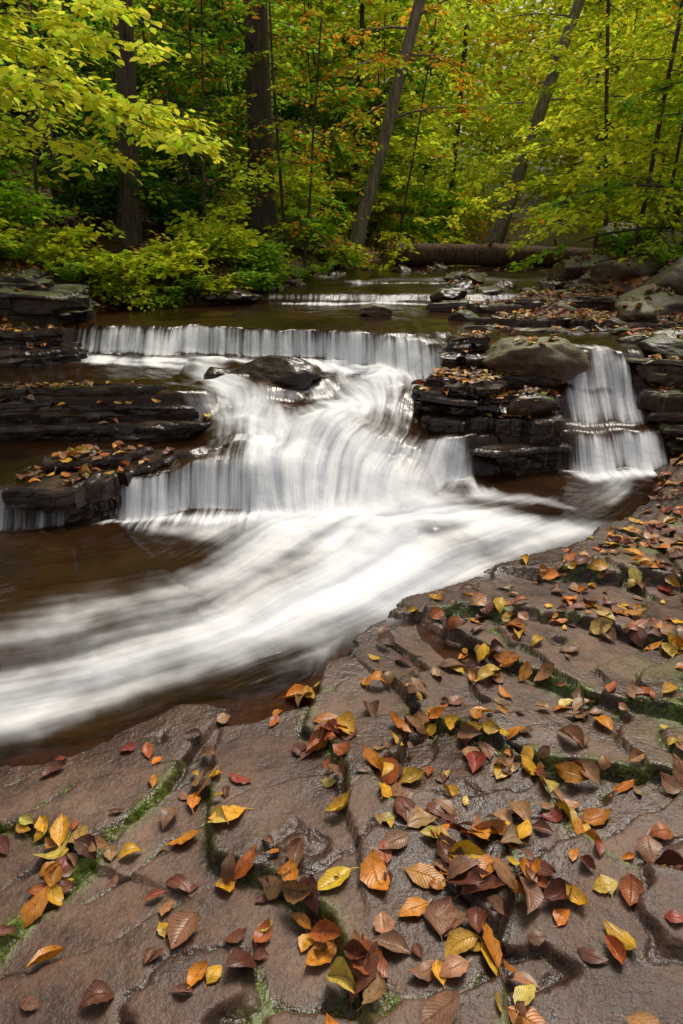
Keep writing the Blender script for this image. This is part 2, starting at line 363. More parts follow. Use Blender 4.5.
mx=t.n('ShaderNodeMixShader',{0:F2,1:clr.outputs[0],2:fb.outputs[0]})
M_water=t.done(mx.outputs[0])
build('stream_water',np.stack([X,Y,Wz],-1),[(F,0)],[M_water],{'foam':('FLOAT',np.clip(fo,0,1)),'alpha':('FLOAT',alpha),'pool':('FLOAT',pool),'mid':('FLOAT',np.clip(midw,0,1)),
      'flow':('FLOAT_VECTOR',np.stack([dS+.16*fbm(X,Y,2,95),sS,X*0],-1)),'flowmid':('FLOAT_VECTOR',np.stack([ang+.12*fbm(X*1.2,Y*1.2,2,96),rad_,X*0],-1))})

# ---------------------------------------------------------------- ledge slabs
leafspots=[]
def topz(x,y,z1,seed): return z1+.03*fbm(x*3,y*3,4,seed+50)+.006
def slab_geo(pts,z0,z1,seed,amp=.05,tilt=(0,0)):
    pts=np.array(pts,float); n=len(pts); out=[]
    for i in range(n):
        a=pts[i];b=pts[(i+1)%n];l=np.hypot(*(b-a));k=max(2,int(l/.024))
        for j in range(k): out.append(a+(b-a)*j/k)
    P=np.array(out)
    c=pts.mean(0); D=P-c; R=np.hypot(D[:,0],D[:,1]); U=D/R[:,None]
    R=R+amp*1.4*fbm(P[:,0]*2.5,P[:,1]*2.5+seed,3,seed)
    h=z1-z0; rr=np.random.default_rng(seed); rings=[]
    nr=max(4,int(h/.014)); grp=0; lay=rr.uniform(-.03,0)
    for i in range(nr+1):
        f=i/nr
        if rr.uniform()<.19: grp+=1; lay=rr.uniform(-.07,.01)
        wob=.35*np.sin(P[:,0]*5+grp)
        cell=_h(np.floor(P[:,0]*3.1+wob+grp*.37).astype(np.int64),np.floor(P[:,1]*4.5+grp*.71).astype(np.int64),seed*3+grp)
        cell2=_h(np.floor(P[:,0]*8+grp*.3+wob).astype(np.int64),np.floor(P[:,1]*9).astype(np.int64),seed*5+grp)
        o=lay-.13*(cell-.3)-.030*cell2+.016*fbm(P[:,0]*10,P[:,1]*10+i*.25,3,seed)
        if i==0:o=o-.03
        if i==nr:o=o-.018
        if i==nr-1:o=o-.005
        rings.append((R+o,z0+h*f+.018*fbm(P[:,0]*3+grp,P[:,1]*3,2,seed+grp)-(.003 if i==nr else 0)))
    for q in (.975,.9,.78,.62,.45,.28,.12):
        r=rings[nr][0]*q; xx=c[0]+U[:,0]*r; yy=c[1]+U[:,1]*r
        zz=topz(xx,yy,z1,seed)
        cellt=_h(np.floor(xx*3.3+.5*np.sin(yy*4)).astype(np.int64),np.floor(yy*4.1+.4*np.sin(xx*5)).astype(np.int64),seed+9)
        rings.append((r,zz-.018*(cellt>.55)))
    V=[]
    for r,z in rings:
        x=c[0]+U[:,0]*r;y=c[1]+U[:,1]*r
        V.append(np.stack([x,y,z+(x-c[0])*tilt[0]+(y-c[1])*tilt[1]],-1))
    m=len(P);nrg=len(V);V=np.concatenate(V); i=np.arange(nrg*m).reshape(nrg,m); i2=np.roll(i,-1,1)
    F=np.stack([i[:-1],i2[:-1],i2[1:],i[1:]],-1).reshape(-1,4)
    ctr=len(V); V=np.vstack([V,[c[0],c[1],z1+.01]])
    T=np.stack([i[-1],i2[-1],np.full(m,ctr)],-1)
    return V,F,T
def ledge(name,slabs,mat,seed=1,smooth=False):
    Vs=[];Fs=[];Ts=[];o=0
    for k,s in enumerate(slabs):
        pts,z0,z1=s[:3]; tilt=s[3] if len(s)>3 else (0,0); nl=s[4] if len(s)>4 else 0
        V,F,T=slab_geo(pts,z0,z1,seed*13+k,tilt=tilt)
        Vs.append(V);Fs.append(F+o);Ts.append(T+o);o+=len(V)
        if nl: leafspots.append((pts,z1,nl,tilt,seed*13+k))
    return build(name,np.concatenate(Vs),[(np.concatenate(Fs),0),(np.concatenate(Ts),0)],[mat],smooth=smooth)
ledge('rock_ledge',[([(-3.6,4.60),(-2.4,4.68),(-1.5,4.70),(-1.02,4.84),(-.86,5.12),(-1.2,5.35),(-3.6,5.4)],-.08,.20,(0,0),30),
  ([(-3.6,4.78),(-2.9,4.74),(-2.3,4.86),(-1.8,4.82),(-1.35,4.92),(-1.0,5.0),(-1.15,5.2),(-1.6,5.32),(-3.6,5.4)],.16,.33,(-.01,0),60),
  ([(-3.6,4.90),(-2.7,4.88),(-2.1,5.0),(-1.55,5.04),(-1.3,5.14),(-1.7,5.28),(-3.6,5.35)],.29,.41,(0,0),120)],M_wet,3)
ledge('rock_ledge',[([(-2.02,3.76),(-1.7,3.72),(-1.42,3.82),(-1.26,4.05),(-1.05,4.22),(-1.0,4.42),(-1.3,4.5),(-1.8,4.47),(-2.1,4.2)],-.28,.12,(.04,.02),50),
  ([(-1.85,4.02),(-1.5,4.02),(-1.22,4.22),(-1.15,4.4),(-1.75,4.42),(-1.98,4.22)],.09,.18,(.05,.02),34)],M_wet,4)
ledge('rock_ledge',[([(-3.4,3.85),(-2.7,3.92),(-2.40,4.02),(-2.3,4.3),(-2.6,4.5),(-3.4,4.4)],-.2,.13,(0,0),40)],M_wet,5)
ledge('rock_ledge',[([(-3.9,6.0),(-2.75,6.05),(-2.35,6.35),(-2.45,6.75),(-2.9,6.95),(-3.9,6.9)],.2,.47,(0,0),20),
  ([(-3.9,6.2),(-3.0,6.28),(-2.6,6.5),(-2.7,6.8),(-3.9,6.9)],.44,.60,(0,0),40)],M_wet,6)
ledge('mossy_rock_ledge',[([(-4.8,6.8),(-3.5,6.85),(-2.75,7.0),(-2.6,7.4),(-2.8,8.0),(-4.6,8.2)],.5,.76),
  ([(-4.8,6.62),(-3.9,6.62),(-3.3,6.78),(-2.75,6.80),(-2.55,7.25),(-2.8,8.1),(-4.6,8.3)],.72,.92,(-.05,0),20),
  ([(-4.8,6.75),(-4.1,6.85),(-3.6,7.1),(-3.1,7.3),(-3.2,8.1),(-4.6,8.3)],.88,1.06,(-.06,.04),60)],M_mossrock,7)
ledge('rock_outcrop',[([(.56,4.94),(.85,4.78),(1.3,4.70),(1.66,4.74),(1.82,5.0),(1.85,5.5),(1.7,5.9),(.9,6.1),(.75,5.7),(.52,5.3)],-.3,.03,(0,0),10),
  ([(.54,5.0),(.9,4.86),(1.25,4.84),(1.62,4.88),(1.74,5.1),(1.8,5.5),(1.7,5.9),(.9,6.1),(.7,5.7),(.50,5.3)],-.02,.21,(.02,0),60),
  ([(.52,5.08),(.85,4.92),(1.2,4.95),(1.6,5.04),(1.78,5.2),(1.8,5.6),(.9,6.0),(.7,5.7),(.5,5.35)],.17,.34,(-.06,0),140),
  ([(.60,5.16),(.95,4.98),(1.18,5.04),(1.32,5.24),(1.72,5.28),(1.8,5.6),(1.6,5.9),(.9,5.9),(.74,5.6)],.30,.45,(-.02,.03),190),
  ([(.80,5.5),(1.08,5.40),(1.24,5.5),(1.3,5.9),(1.0,6.05),(.82,5.85)],.42,.58,(0,.03),6),
  ([(.80,5.62),(1.12,5.55),(1.30,5.62),(1.32,6.0),(1.0,6.1),(.83,5.9)],.56,.66,(.05,0),20)],M_wet,8)
ledge('rock_ledge',[([(2.44,4.98),(2.9,4.88),(3.6,4.95),(3.7,5.7),(2.55,5.7),(2.40,5.4)],-.25,.12,(0,0),10),
  ([(2.42,5.12),(2.9,5.02),(3.6,5.05),(3.7,5.8),(2.55,5.8),(2.36,5.5)],.09,.34,(0,0),40),
  ([(2.32,5.42),(2.6,5.22),(3.7,5.25),(3.8,6.2),(2.6,6.1),(2.30,5.8)],.31,.54,(0,0),130)],M_ledge,9)
ledge('rock_ledge',[([(1.15,6.8),(1.6,6.5),(2.2,6.45),(2.7,6.5),(3.4,6.3),(3.7,7.2),(2.6,7.4),(1.5,7.3)],.40,.60,(0,0),60),
  ([(1.3,7.0),(1.7,6.66),(2.1,6.75),(2.5,6.6),(3.4,6.5),(3.7,7.3),(2.6,7.5),(1.6,7.3)],.57,.67,(0,.01),320)],M_ledge,10)
ledge('rock_ledge',[([(2.3,5.95),(2.7,5.8),(3.3,5.85),(3.4,6.35),(2.6,6.4)],.45,.64,(0,0),95)],M_ledge,11)
ledge('rock_ledge',[([(.95,8.0),(1.5,7.85),(2.1,7.9),(2.0,8.3),(1.2,8.4)],.5,.68,(0,0),20),([(1.9,8.1),(2.6,7.9),(3.1,8.0),(3.0,8.7),(2.1,8.6)],.5,.74,(.03,.03),110)],M_ledge,12)
ledge('rock_ledge',[([(2.7,8.8),(3.3,8.5),(4.3,8.8),(4.2,10.0),(3.2,9.8)],.6,.82),([(2.9,9.0),(3.4,8.75),(4.3,9.0),(4.2,10.0),(3.3,9.8)],.79,.94,(.08,.06),80)],M_boulder,13)

bleaf=[]
def boulder(name,loc,size,seed,mat,rot=0,nleaf=0,pw=40):
    r=np.random.default_rng(seed)
    nu,nv=64,36
    th=np.linspace(0,2*np.pi,nu,endpoint=False); ph=np.linspace(0.02,np.pi-.02,nv)
    TH,PH=np.meshgrid(th,ph)
    D=np.stack([np.cos(TH)*np.sin(PH),np.sin(TH)*np.sin(PH),np.cos(PH)],-1)
    n=r.normal(size=(15,3)); n/=np.linalg.norm(n,axis=1)[:,None]; dd=r.uniform(.60,1.0,15)
    acc=0
    for a,b in zip(n,dd): acc=acc+(np.clip(D@a,0,None)/b)**pw
    R=1/np.maximum(acc,1e-3)**(1/pw)
    R=np.minimum(R,1.15)
    R=R*(1+.10*fbm(D[...,0]*2.5+seed,D[...,1]*2.5+D[...,2]*2,4,seed)+.05*fbm(D[...,0]*8+D[...,2]*7,D[...,1]*8,4,seed+2))
    P=D*R[...,None]*np.array(size)
    c,s=math.cos(rot),math.sin(rot)
    P=np.stack([P[...,0]*c-P[...,1]*s+loc[0],P[...,0]*s+P[...,1]*c+loc[1],P[...,2]+loc[2]],-1)
    if nleaf:
        a=r.integers(1,12,nleaf);b=r.integers(0,nu,nleaf); bleaf.append(P[a,b]+np.array([0,0,.012]))
    i=np.arange(nu*nv).reshape(nv,nu);i2=np.roll(i,-1,1)
    F=np.stack([i[:-1],i[1:],i2[1:],i2[:-1]],-1).reshape(-1,4)
    return build(name,P.reshape(-1,3),[(F,0),(np.array([i[0]]),0),(np.array([i[-1][::-1]]),0)],[mat])
boulder('boulder',(1.52,5.56,.52),(.42,.30,.22),23,M_boulder,.1,18)
boulder('boulder',(1.42,5.08,.26),(.22,.16,.12),29,M_ledge,.4,14)
boulder('wet_boulder',(-.55,5.68,.33),(.36,.24,.17),5,M_wet,-.1)
boulder('wet_boulder',(-.98,5.74,.32),(.28,.2,.14),6,M_wet,.3)
boulder('wet_boulder',(-.88,4.42,.06),(.24,.16,.13),16,M_wet,.3)
boulder('boulder',(.33,7.7,.62),(.20,.14,.09),7,M_boulder,.2)
boulder('boulder',(1.28,7.3,.62),(.18,.14,.10),8,M_mossrock,.2,6)
for k,(x,y,z,a,b,c) in enumerate([(3.75,8.0,.82,.55,.45,.32),(4.4,8.6,1.0,.7,.6,.42),(3.3,7.5,.7,.4,.35,.22),(4.0,7.2,.85,.5,.4,.28),(2.35,7.6,.64,.3,.2,.12),
     (3.4,10.2,.85,.55,.4,.3),(4.9,10.5,1.15,.6,.5,.45),(4.6,12.2,1.1,.5,.4,.35),(5.6,12.8,1.2,.6,.5,.4),(3.9,6.6,.72,.45,.4,.25),(3.05,5.7,.58,.3,.25,.16),(3.4,6.1,.66,.35,.3,.2),(2.9,6.9,.68,.3,.22,.14),(3.5,8.9,.9,.4,.3,.25)]):
    boulder('boulder',(x,y,z),(a,b,c),20+k,M_boulder,k*.7,22)
r2=np.random.default_rng(44)
for k in range(84):
    if k<26: x=r2.uniform(1.2,3.6);y=r2.uniform(8.7,12.5);z=.68
    elif k<54:
        t_=r2.uniform(0,1); x=-2.7+t_*2.9; y=np.interp(x,[-2.7,-1.3,-.7,.4],[8.3,8.75,10.1,12.5])+r2.uniform(-.1,.35); z=.68
    elif k<64: x=r2.uniform(-.2,2.4); y=r2.uniform(10.5,13.0); z=.72
    else: x=r2.uniform(2.3,3.8);y=r2.uniform(5.3,8.3);z=.60
    s=r2.uniform(.06,.22)
    boulder('stream_rock',(x,y,z),(s*1.4,s,s*.5),100+k,[M_mossrock,M_ledge,M_wet][k%3],k,3)

# ---------------------------------------------------------------- fallen leaves
PAL=np.array([(.60,.21,.015),(.68,.37,.02),(.16,.045,.02),(.38,.19,.08),(.40,.10,.018),(.62,.44,.09),(.22,.10,.05),(.30,.04,.018)])
PW=np.array([.20,.18,.16,.16,.12,.07,.15,.03])
def leaves_geo(P,N,L,yaw,r,pal=PAL,pw=PW):
    n=len(P); ns,nc=9,5
    u=np.linspace(0,1,ns); v=np.linspace(-1,1,nc)
    w=np.array([.02,.15,.24,.285,.285,.25,.185,.10,.0])
    U,Vv=np.meshgrid(u,v,indexing='ij'); Wd=np.interp(U,u,w)
    a=r.uniform(-.1,.7,n)*r.choice([1,1,-.5],n)+r.uniform(0,1,n)**5*1.5; b=r.normal(0,.14,n); cvy=r.normal(0,.10,n); wid=r.uniform(.75,1.35,n)
    ser=1+.06*np.where(np.arange(ns)%2==0,1,-1)[:,None]*(np.abs(Vv)>.9)
    lx=(U-.5)[None]*np.ones((n,1,1)); ly=(Vv*Wd*ser)[None]*wid[:,None,None]+cvy[:,None,None]*(4*U*(1-U))[None]
    lz=a[:,None,None]*(np.abs(Vv)**1.6*Wd)[None]*.8+b[:,None,None]*((2*U-1)**2)[None]+.018*r.normal(size=(n,ns,nc))
    tw=r.normal(0,.25,n)[:,None,None]; lz=lz+tw*(U-.5)[None]*ly*2
    lz=lz-lz.reshape(n,-1).min(1)[:,None,None]
    N=N+r.normal(0,.09,(n,3))*np.array([1,1,0]); N/=np.linalg.norm(N,axis=1)[:,None]
    D=np.stack([np.cos(yaw),np.sin(yaw),np.zeros(n)],-1); D-=N*(D*N).sum(1)[:,None]; D/=np.linalg.norm(D,axis=1)[:,None]
    S=np.cross(N,D)
    def tf(lx,ly,lz): return P[:,None]+L[:,None,None]*(lx.reshape(n,-1,1)*D[:,None]+ly.reshape(n,-1,1)*S[:,None]+lz.reshape(n,-1,1)*N[:,None])
    V=tf(lx,ly,lz); m=ns*nc
    f=gridfaces(nc,ns)
    F=(f[None]+(np.arange(n)*(m+6))[:,None,None]).reshape(-1,4)
    sx=np.array([-.48,-.48,-.58,-.58,-.68,-.68])[None]*np.ones((n,1)); bend=r.normal(0,.1,n)[:,None]
    sy=np.array([.010,-.010]*3)[None]+bend*np.array([0,0,.4,.4,1,1])[None]
    sz=lz[:,0,2][:,None]*np.array([1,1,.7,.7,.4,.4])[None]+.01
    SV=tf(sx,sy,sz)
    sf=np.array([[m,m+1,m+3,m+2],[m+2,m+3,m+5,m+4]]); SF=(sf[None]+(np.arange(n)*(m+6))[:,None,None]).reshape(-1,4)
    V=np.concatenate([V,SV],1).reshape(-1,3)
    ci=r.choice(len(pal),n,p=pw/pw.sum()); col=pal[ci]*r.uniform(.6,1.15,(n,1))*r.uniform(.9,1.1,(n,3))
    edge=np.ones((n,m+6,1)); edge[:,:m,0]=1-.35*(np.abs(Vv).ravel()>.9)*r.uniform(0,1,(n,1))
    C=np.repeat(col[:,None],m+6,1)*edge; C=np.concatenate([np.clip(C,0,1),np.ones((n,m+6,1))],-1).reshape(-1,4)
    uv=np.zeros((n,m+6,3)); uv[:,:m,0]=U.ravel(); uv[:,:m,1]=Vv.ravel(); uv[:,m:,1]=0
    return V,np.concatenate([F,SF]),C,uv.reshape(-1,3)
def place_on_ground(x,y):
    e=.04; z,_,_,_=Tf(x,y); zx=Tf(x+e,y)[0]; zy=Tf(x,y+e)[0]; zm=Tf(x-e,y)[0]; zn=Tf(x,y-e)[0]
    z=np.maximum.reduce([z,(zx+zm)/2,(zy+zn)/2])
    N=np.stack([-(zx-zm)/(2*e),-(zy-zn)/(2*e),np.ones_like(x)],-1); N/=np.linalg.norm(N,axis=1)[:,None]
    return np.stack([x,y,z+.004],-1),N
def leafobj(name,x,y,r,Lr=(.055,.10)):
    P,N=place_on_ground(x,y); L=Lr[0]+(Lr[1]-Lr[0])*r.uniform(0,1,len(x))**1.4
    V,F,C,uv=leaves_geo(P,N,L,r.uniform(0,6.283,len(x)),r)
    build(name,V,[(F,0)],[M_fall],{'col':('FLOAT_COLOR',C),'luv':('FLOAT_VECTOR',uv)})
r=np.random.default_rng(15)
x=r.uniform(-2.4,3.4,30000);y=r.uniform(.6,5.2,30000)
d=-sdf(FG,x,y)
crk=np.min([pline(c,x,y)[0] for c,_ in CR],axis=0)
den=.05+.20*ss(.05,.55,fbm(x*2.6,y*2.6,3,201))+.28*np.exp(-(crk/.06)**2)+.40*np.exp(-((x-.30)/.16)**2-((y-1.34)/.34)**2)+.30*np.exp(-((x+.28)/.17)**2-((y-1.17)/.14)**2)+.22*np.exp(-((x-.62)/.2)**2-((y-1.15)/.12)**2)+.16*ss(1.0,2.0,x)+.09*ss(1.4,1.9,y)*ss(3.0,2.2,y)*ss(-.2,.4,x)
den*=ss(.02,.22,d)
k=r.uniform(0,1,len(x))<den*.64
leafobj('fallen_leaves',x[k],y[k],r,(.04,.118))
x=r.uniform(-9,10,44000);y=r.uniform(4.6,17,44000)
d=np.maximum(-sdf(LB,x,y),-sdf(RB,x,y))
k=(d>.05)&(r.uniform(0,1,len(x))<.45)&(np.abs(x)<.62*y+1)
leafobj('leaf_litter',x[k],y[k],r,(.07,.13))
Pl=[]
for pts,z,cnt,tilt,sd0 in leafspots:
    pts=np.array(pts); c=pts.mean(0); lo=pts.min(0);hi=pts.max(0)
    q=r.uniform(lo,hi,(cnt*4,2)); q=q[(sdf([tuple(p) for p in pts],q[:,0],q[:,1])<-.07)][:cnt]
    Pl.append(np.column_stack([q,topz(q[:,0],q[:,1],z,sd0)+.006+(q[:,0]-c[0])*tilt[0]+(q[:,1]-c[1])*tilt[1]]))
Pl=np.concatenate(Pl+bleaf); n=len(Pl)
V,F,C,uv=leaves_geo(Pl,np.tile([0,0,1.],(n,1)),r.uniform(.05,.10,n),r.uniform(0,6.28,n),r)
build('ledge_leaves',V,[(F,0)],[M_fall],{'col':('FLOAT_COLOR',C),'luv':('FLOAT_VECTOR',uv)})

# ---------------------------------------------------------------- trees
class MB:
    def __init__(s): s.V=[];s.F=[];s.o=0;s.C=[];s.LF=[];s.HF=[]
    def tube(s,path,rad,k=6):
        path=np.asarray(path,float);n=len(path);rad=np.asarray(rad,float)
        T=np.gradient(path,axis=0);T/=np.linalg.norm(T,axis=1)[:,None]+1e-9
        ref=np.array([1.,0,0]) if abs(T[:,0]).mean()<.8 else np.array([0,0,1.])
        A=np.cross(T,ref);A/=np.linalg.norm(A,axis=1)[:,None];B=np.cross(T,A)
        th=np.linspace(0,2*np.pi,k,endpoint=False)
        V=path[:,None]+rad[:,None,None]*(np.cos(th)[None,:,None]*A[:,None]+np.sin(th)[None,:,None]*B[:,None])
        i=np.arange(n*k).reshape(n,k)+s.o;i2=np.roll(i,-1,1)
        s.F.append(np.stack([i[:-1],i2[:-1],i2[1:],i[1:]],-1).reshape(-1,4))
        s.V.append(V.reshape(-1,3));s.C.append(np.zeros((n*k,4)));s.o+=n*k
    def leaves(s,P,D,N,L,col,wr=.5,hexa=False):
        n=len(P); D=D/(np.linalg.norm(D,axis=1)[:,None]+1e-9); S=np.cross(N,D); S/=np.linalg.norm(S,axis=1)[:,None]+1e-9
        N2=np.cross(D,S); L=L[:,None]
        if hexa:
            pts=[P,P+D*L*.3+S*L*wr*.42,P+D*L*.65+S*L*wr*.38-N2*L*.05,P+D*L-N2*L*.14,P+D*L*.65-S*L*wr*.38-N2*L*.05,P+D*L*.3-S*L*wr*.42]
        else:
            pts=[P,P+D*L*.45+S*L*wr*.5+N2*L*.06,P+D*L-N2*L*.05,P+D*L*.45-S*L*wr*.5+N2*L*.06]
        k=len(pts);V=np.stack(pts,1).reshape(-1,3)
        (s.HF if hexa else s.LF).append(np.arange(n*k).reshape(n,k)+s.o)
        s.V.append(V);s.C.append(np.repeat(np.column_stack([col,np.ones(n)]),k,0));s.o+=n*k
    def make(s,name,bark,leafm=None):
        fs=[]
        if s.F: fs.append((np.concatenate(s.F),0))
        if s.LF: fs.append((np.concatenate(s.LF),1))
        if s.HF: fs.append((np.concatenate(s.HF),1))
        return build(name,np.concatenate(s.V),fs,[bark,leafm or M_leaf],{'col':('FLOAT_COLOR',np.clip(np.concatenate(s.C),0,.85))})
def leafcols(r,n,base,orange=0.0):
    c=np.array(base)*r.uniform(.6,1.35,(n,1))*np.column_stack([r.uniform(.75,1.3,n),r.uniform(.9,1.1,n),r.uniform(.6,1.4,n)])
    if orange>0:
        m=r.uniform(0,1,n)<orange; c[m]=np.array((.75,.33,.03))*r.uniform(.6,1.2,(m.sum(),1))
    return c
def spray(mb,r,path,tw_len,nl,L,base,orange=0,hexa=False,density=7,woody=True):
    path=np.asarray(path);seg=len(path)-1
    tot=np.linalg.norm(np.diff(path,axis=0),axis=1).sum()
    nt=max(3,int(tot*density))
    for i in range(nt):
        t=r.uniform(.15,1.0); f=t*seg;a=min(int(f),seg-1);p=path[a]+(path[a+1]-path[a])*(f-a)
        dr=path[a+1]-path[a];dr/=np.linalg.norm(dr)
        side=np.cross(dr,[0,0,1]);side/=np.linalg.norm(side)+1e-9
        sg=1 if i%2 else -1
        d=dr*r.uniform(.4,1.0)+side*sg*r.uniform(.5,1.0)+np.array([0,0,r.normal(-.05,.15)]);d/=np.linalg.norm(d)
        l=tw_len*r.uniform(.5,1.1)*(1.15-.5*t)
        e=p+d*l+np.array([0,0,-.12*l]); mid=p+d*l*.5+np.array([0,0,.02*l])
        if woody: mb.tube([p,mid,e],[.004,.003,.0015],3)
        n=max(3,int(nl*r.uniform(.7,1.3)))
        u=np.linspace(.08,1,n)[:,None]
        P=p+(mid-p)*np.minimum(u*2,1)+(e-mid)*np.maximum(u*2-1,0)+r.normal(0,.02+.25*L,(n,3))*np.array([1,1,.5])
        sd=np.cross(d,[0,0,1]);sd/=np.linalg.norm(sd)+1e-9
        s2=np.where(np.arange(n)%2,1,-1)[:,None]
        D=d*.7+sd*s2*r.uniform(.5,1.0,(n,1))+r.normal(0,.18,(n,3))+np.array([0,0,-.15])
        N=np.tile([0,-.15,1.],(n,1))+r.normal(0,.42,(n,3))
        cc=np.array(base)*r.uniform(.7,1.3)
        mb.leaves(P,D,N,L*r.uniform(.7,1.2,n),leafcols(r,n,cc,orange if r.uniform()>.4 else orange*.2),.62,hexa)
def tree(name,base,H,r0,lean,zc,spread,nlimb,nl,L,colr,bark,seed,orange=0,tw=.5,density=6,hexa=False,zmaxleaf=1.0,kr=10):
    r=np.random.default_rng(seed);mb=MB()
    t=np.linspace(0,1,14);wob=np.cumsum(r.normal(0,.012*H/8,(14,2)),0)
    P=np.column_stack([base[0]+lean[0]*t+wob[:,0],base[1]+lean[1]*t+wob[:,1],base[2]-.2+H*t])
    rad=r0*(1-.75*t); rad[0]*=1.5; rad[1]*=1.05
    mb.tube(P,rad,kr)
    for i in range(nlimb):
        tt=zc+(zmaxleaf-zc)*(i+r.uniform(0,1))/nlimb
        f=tt*13;a=min(int(f),12);p=P[a]+(P[a+1]-P[a])*(f-a)
        az=i*2.4+r.uniform(-.6,.6); l=spread*r.uniform(.55,1.1)*(1.1-.6*tt)
        up=r.uniform(-.05,.45); d=np.array([math.cos(az),math.sin(az),up])
        q=[p]
        for j in range(4):
            d=d+np.array([r.normal(0,.12),r.normal(0,.12),-.13]); q.append(q[-1]+d/np.linalg.norm(d)*l/4)
        rl=max(.006,rad[a]*.3); rl=min(rl,.025); mb.tube(q,rl*np.array([1,.75,.55,.35,.15]),5)
        spray(mb,r,q,tw,nl,L,colr,orange,hexa,density,woody=(i%2==0))
    return mb.make(name,bark)
def gz(x,y): return float(Tf(np.array([x]),np.array([y]))[0][0])
G_MID=(.26,.45,.025); G_YEL=(.52,.62,.03); G_BRI=(.68,.76,.04); G_DK=(.08,.17,.025); G_OR=(.70,.40,.03)
tree('beech_tree',(-1.3,12,gz(-1.3,12)),13,.22,(.1,.2),.15,2.6,14,13,.11,G_MID,M_bark_d,1,orange=.30,zmaxleaf=.55)
tree('leaning_birch_tree',(.12,13,gz(.12,13)-.05),12,.125,(3.2,.3),.20,2.4,15,13,.11,G_YEL,M_bark_g,2,orange=.7,zmaxleaf=.55)
tree('maple_tree',(-2.95,10,gz(-2.95,10)),12,.14,(1.4,0),.22,2.0,12,13,.10,G_MID,M_bark_d,3,zmaxleaf=.6)
tree('leaning_maple_tree',(3.6,18,gz(3.6,18)),13,.17,(4.0,.5),.12,3,16,13,.13,G_YEL,M_bark_g,4,zmaxleaf=.6)
tree('maple_sapling',(4.1,10.2,gz(4.1,10.2)),8,.035,(.3,.2),.12,2.0,26,15,.10,G_YEL,M_bark_d,5,zmaxleaf=.7)
tree('maple_sapling',(4.9,9.4,gz(4.9,9.4)),8,.03,(-.5,.2),.14,2.2,24,15,.10,G_BRI,M_bark_d,6,zmaxleaf=.7)
tree('beech_sapling',(4.6,12.5,gz(4.6,12.5)),9,.04,(-1.2,.2),.10,2.8,28,15,.11,G_BRI,M_bark_d,7,zmaxleaf=.7)
tree('beech_sapling',(-1.9,10.3,gz(-1.9,10.3)),5,.022,(.3,.0),.08,1.3,20,13,.09,G_YEL,M_bark_d,8,zmaxleaf=.9)
tree('beech_sapling',(-.6,11.6,gz(-.6,11.6)),5,.022,(.5,-.3),.08,1.5,22,13,.09,G_YEL,M_bark_d,9,orange=.4,zmaxleaf=.9)
tree('beech_sapling',(-3.8,9.3,gz(-3.8,9.3)),5,.025,(.6,-.5),.10,1.5,20,13,.09,G_BRI,M_bark_d,10,zmaxleaf=.9)
tree('beech_sapling',(1.0,14.2,gz(1.0,14.2)),6,.025,(.8,-.3),.06,1.8,22,13,.10,G_YEL,M_bark_d,11,orange=.15,zmaxleaf=.9)
r=np.random.default_rng(77); mb=MB()
bx,by=-4.4,6.9; bz=gz(bx,by); t=np.linspace(0,1,12)
mb.tube(np.column_stack([bx+.5*t,by-.3*t,bz-.2+8*t]),.09*(1-.7*t)+.005,8)
for e0,e1,dy in [((-4.3,2.6),(-.95,1.95),-1.3),((-4.3,2.9),(-1.15,2.45),-1.6),((-4.3,2.4),(-1.9,2.25),-1.9),((-4.25,3.2),(-1.5,2.75),-1.2),((-4.3,2.2),(-1.75,1.85),-1.1),((-4.2,3.5),(-1.6,3.2),-1.7),((-4.3,2.7),(-2.2,2.6),-.6),((-4.3,3.0),(-2.0,2.45),-.9),((-4.3,2.5),(-1.3,2.1),-.9)]:
    u=np.linspace(0,1,7)
    q=np.column_stack([e0[0]+(e1[0]-e0[0])*u,by+dy*u,e0[1]+(e1[1]-e0[1])*u+.28*np.sin(u*2.6)])
    q[1:,:]+=r.normal(0,.03,(6,3)); mb.tube(q,.013*(1-.85*u),5)
    spray(mb,r,q[1:],.5,16,.088,(.72,.80,.06),0,True,13)
mb.make('overhanging_beech_tree',M_bark_d)
r=np.random.default_rng(9); cnt=0
zones=[(-8,.2,9.5,17,17,'L'),(-12,1.2,15,26,16,'L'),(3.9,10,9.5,17,12,'R'),(3.5,16,15,28,18,'R')]
for x0,x1,y0,y1,n,side in zones:
    k=0;tries=0
    while k<n and tries<400:
        tries+=1
        x=r.uniform(x0,x1);y=r.uniform(y0,y1)
        P_=LB if side=='L' else RB
        if -float(sdf(P_,np.array([x]),np.array([y]))[0])<.4: continue
        if side=='L' and abs(x)>.55*y+1.5: continue
        k+=1;cnt+=1
        far=y>15
        if side=='L': c=[G_MID,G_YEL,G_MID,G_DK,G_MID,G_BRI][r.integers(6)]
        else: c=[G_YEL,G_BRI,G_YEL,G_MID,G_BRI][r.integers(5)]
        H=r.uniform(4,6.5) if not far else r.uniform(7,10)
        tree('understory_tree',(x,y,gz(x,y)),H,r.uniform(.02,.035) if k%6 else r.uniform(.07,.11),(r.normal(0,.6),r.normal(0,.4)),.05,r.uniform(1.5,2.3)*(1.3 if far else 1),
             26 if not far else 28,15,.11 if not far else .17,c,M_bark_d,1000+cnt,orange=.02 if r.uniform()>.18 else .4,tw=.55 if not far else .8,density=5,kr=6,zmaxleaf=.95)
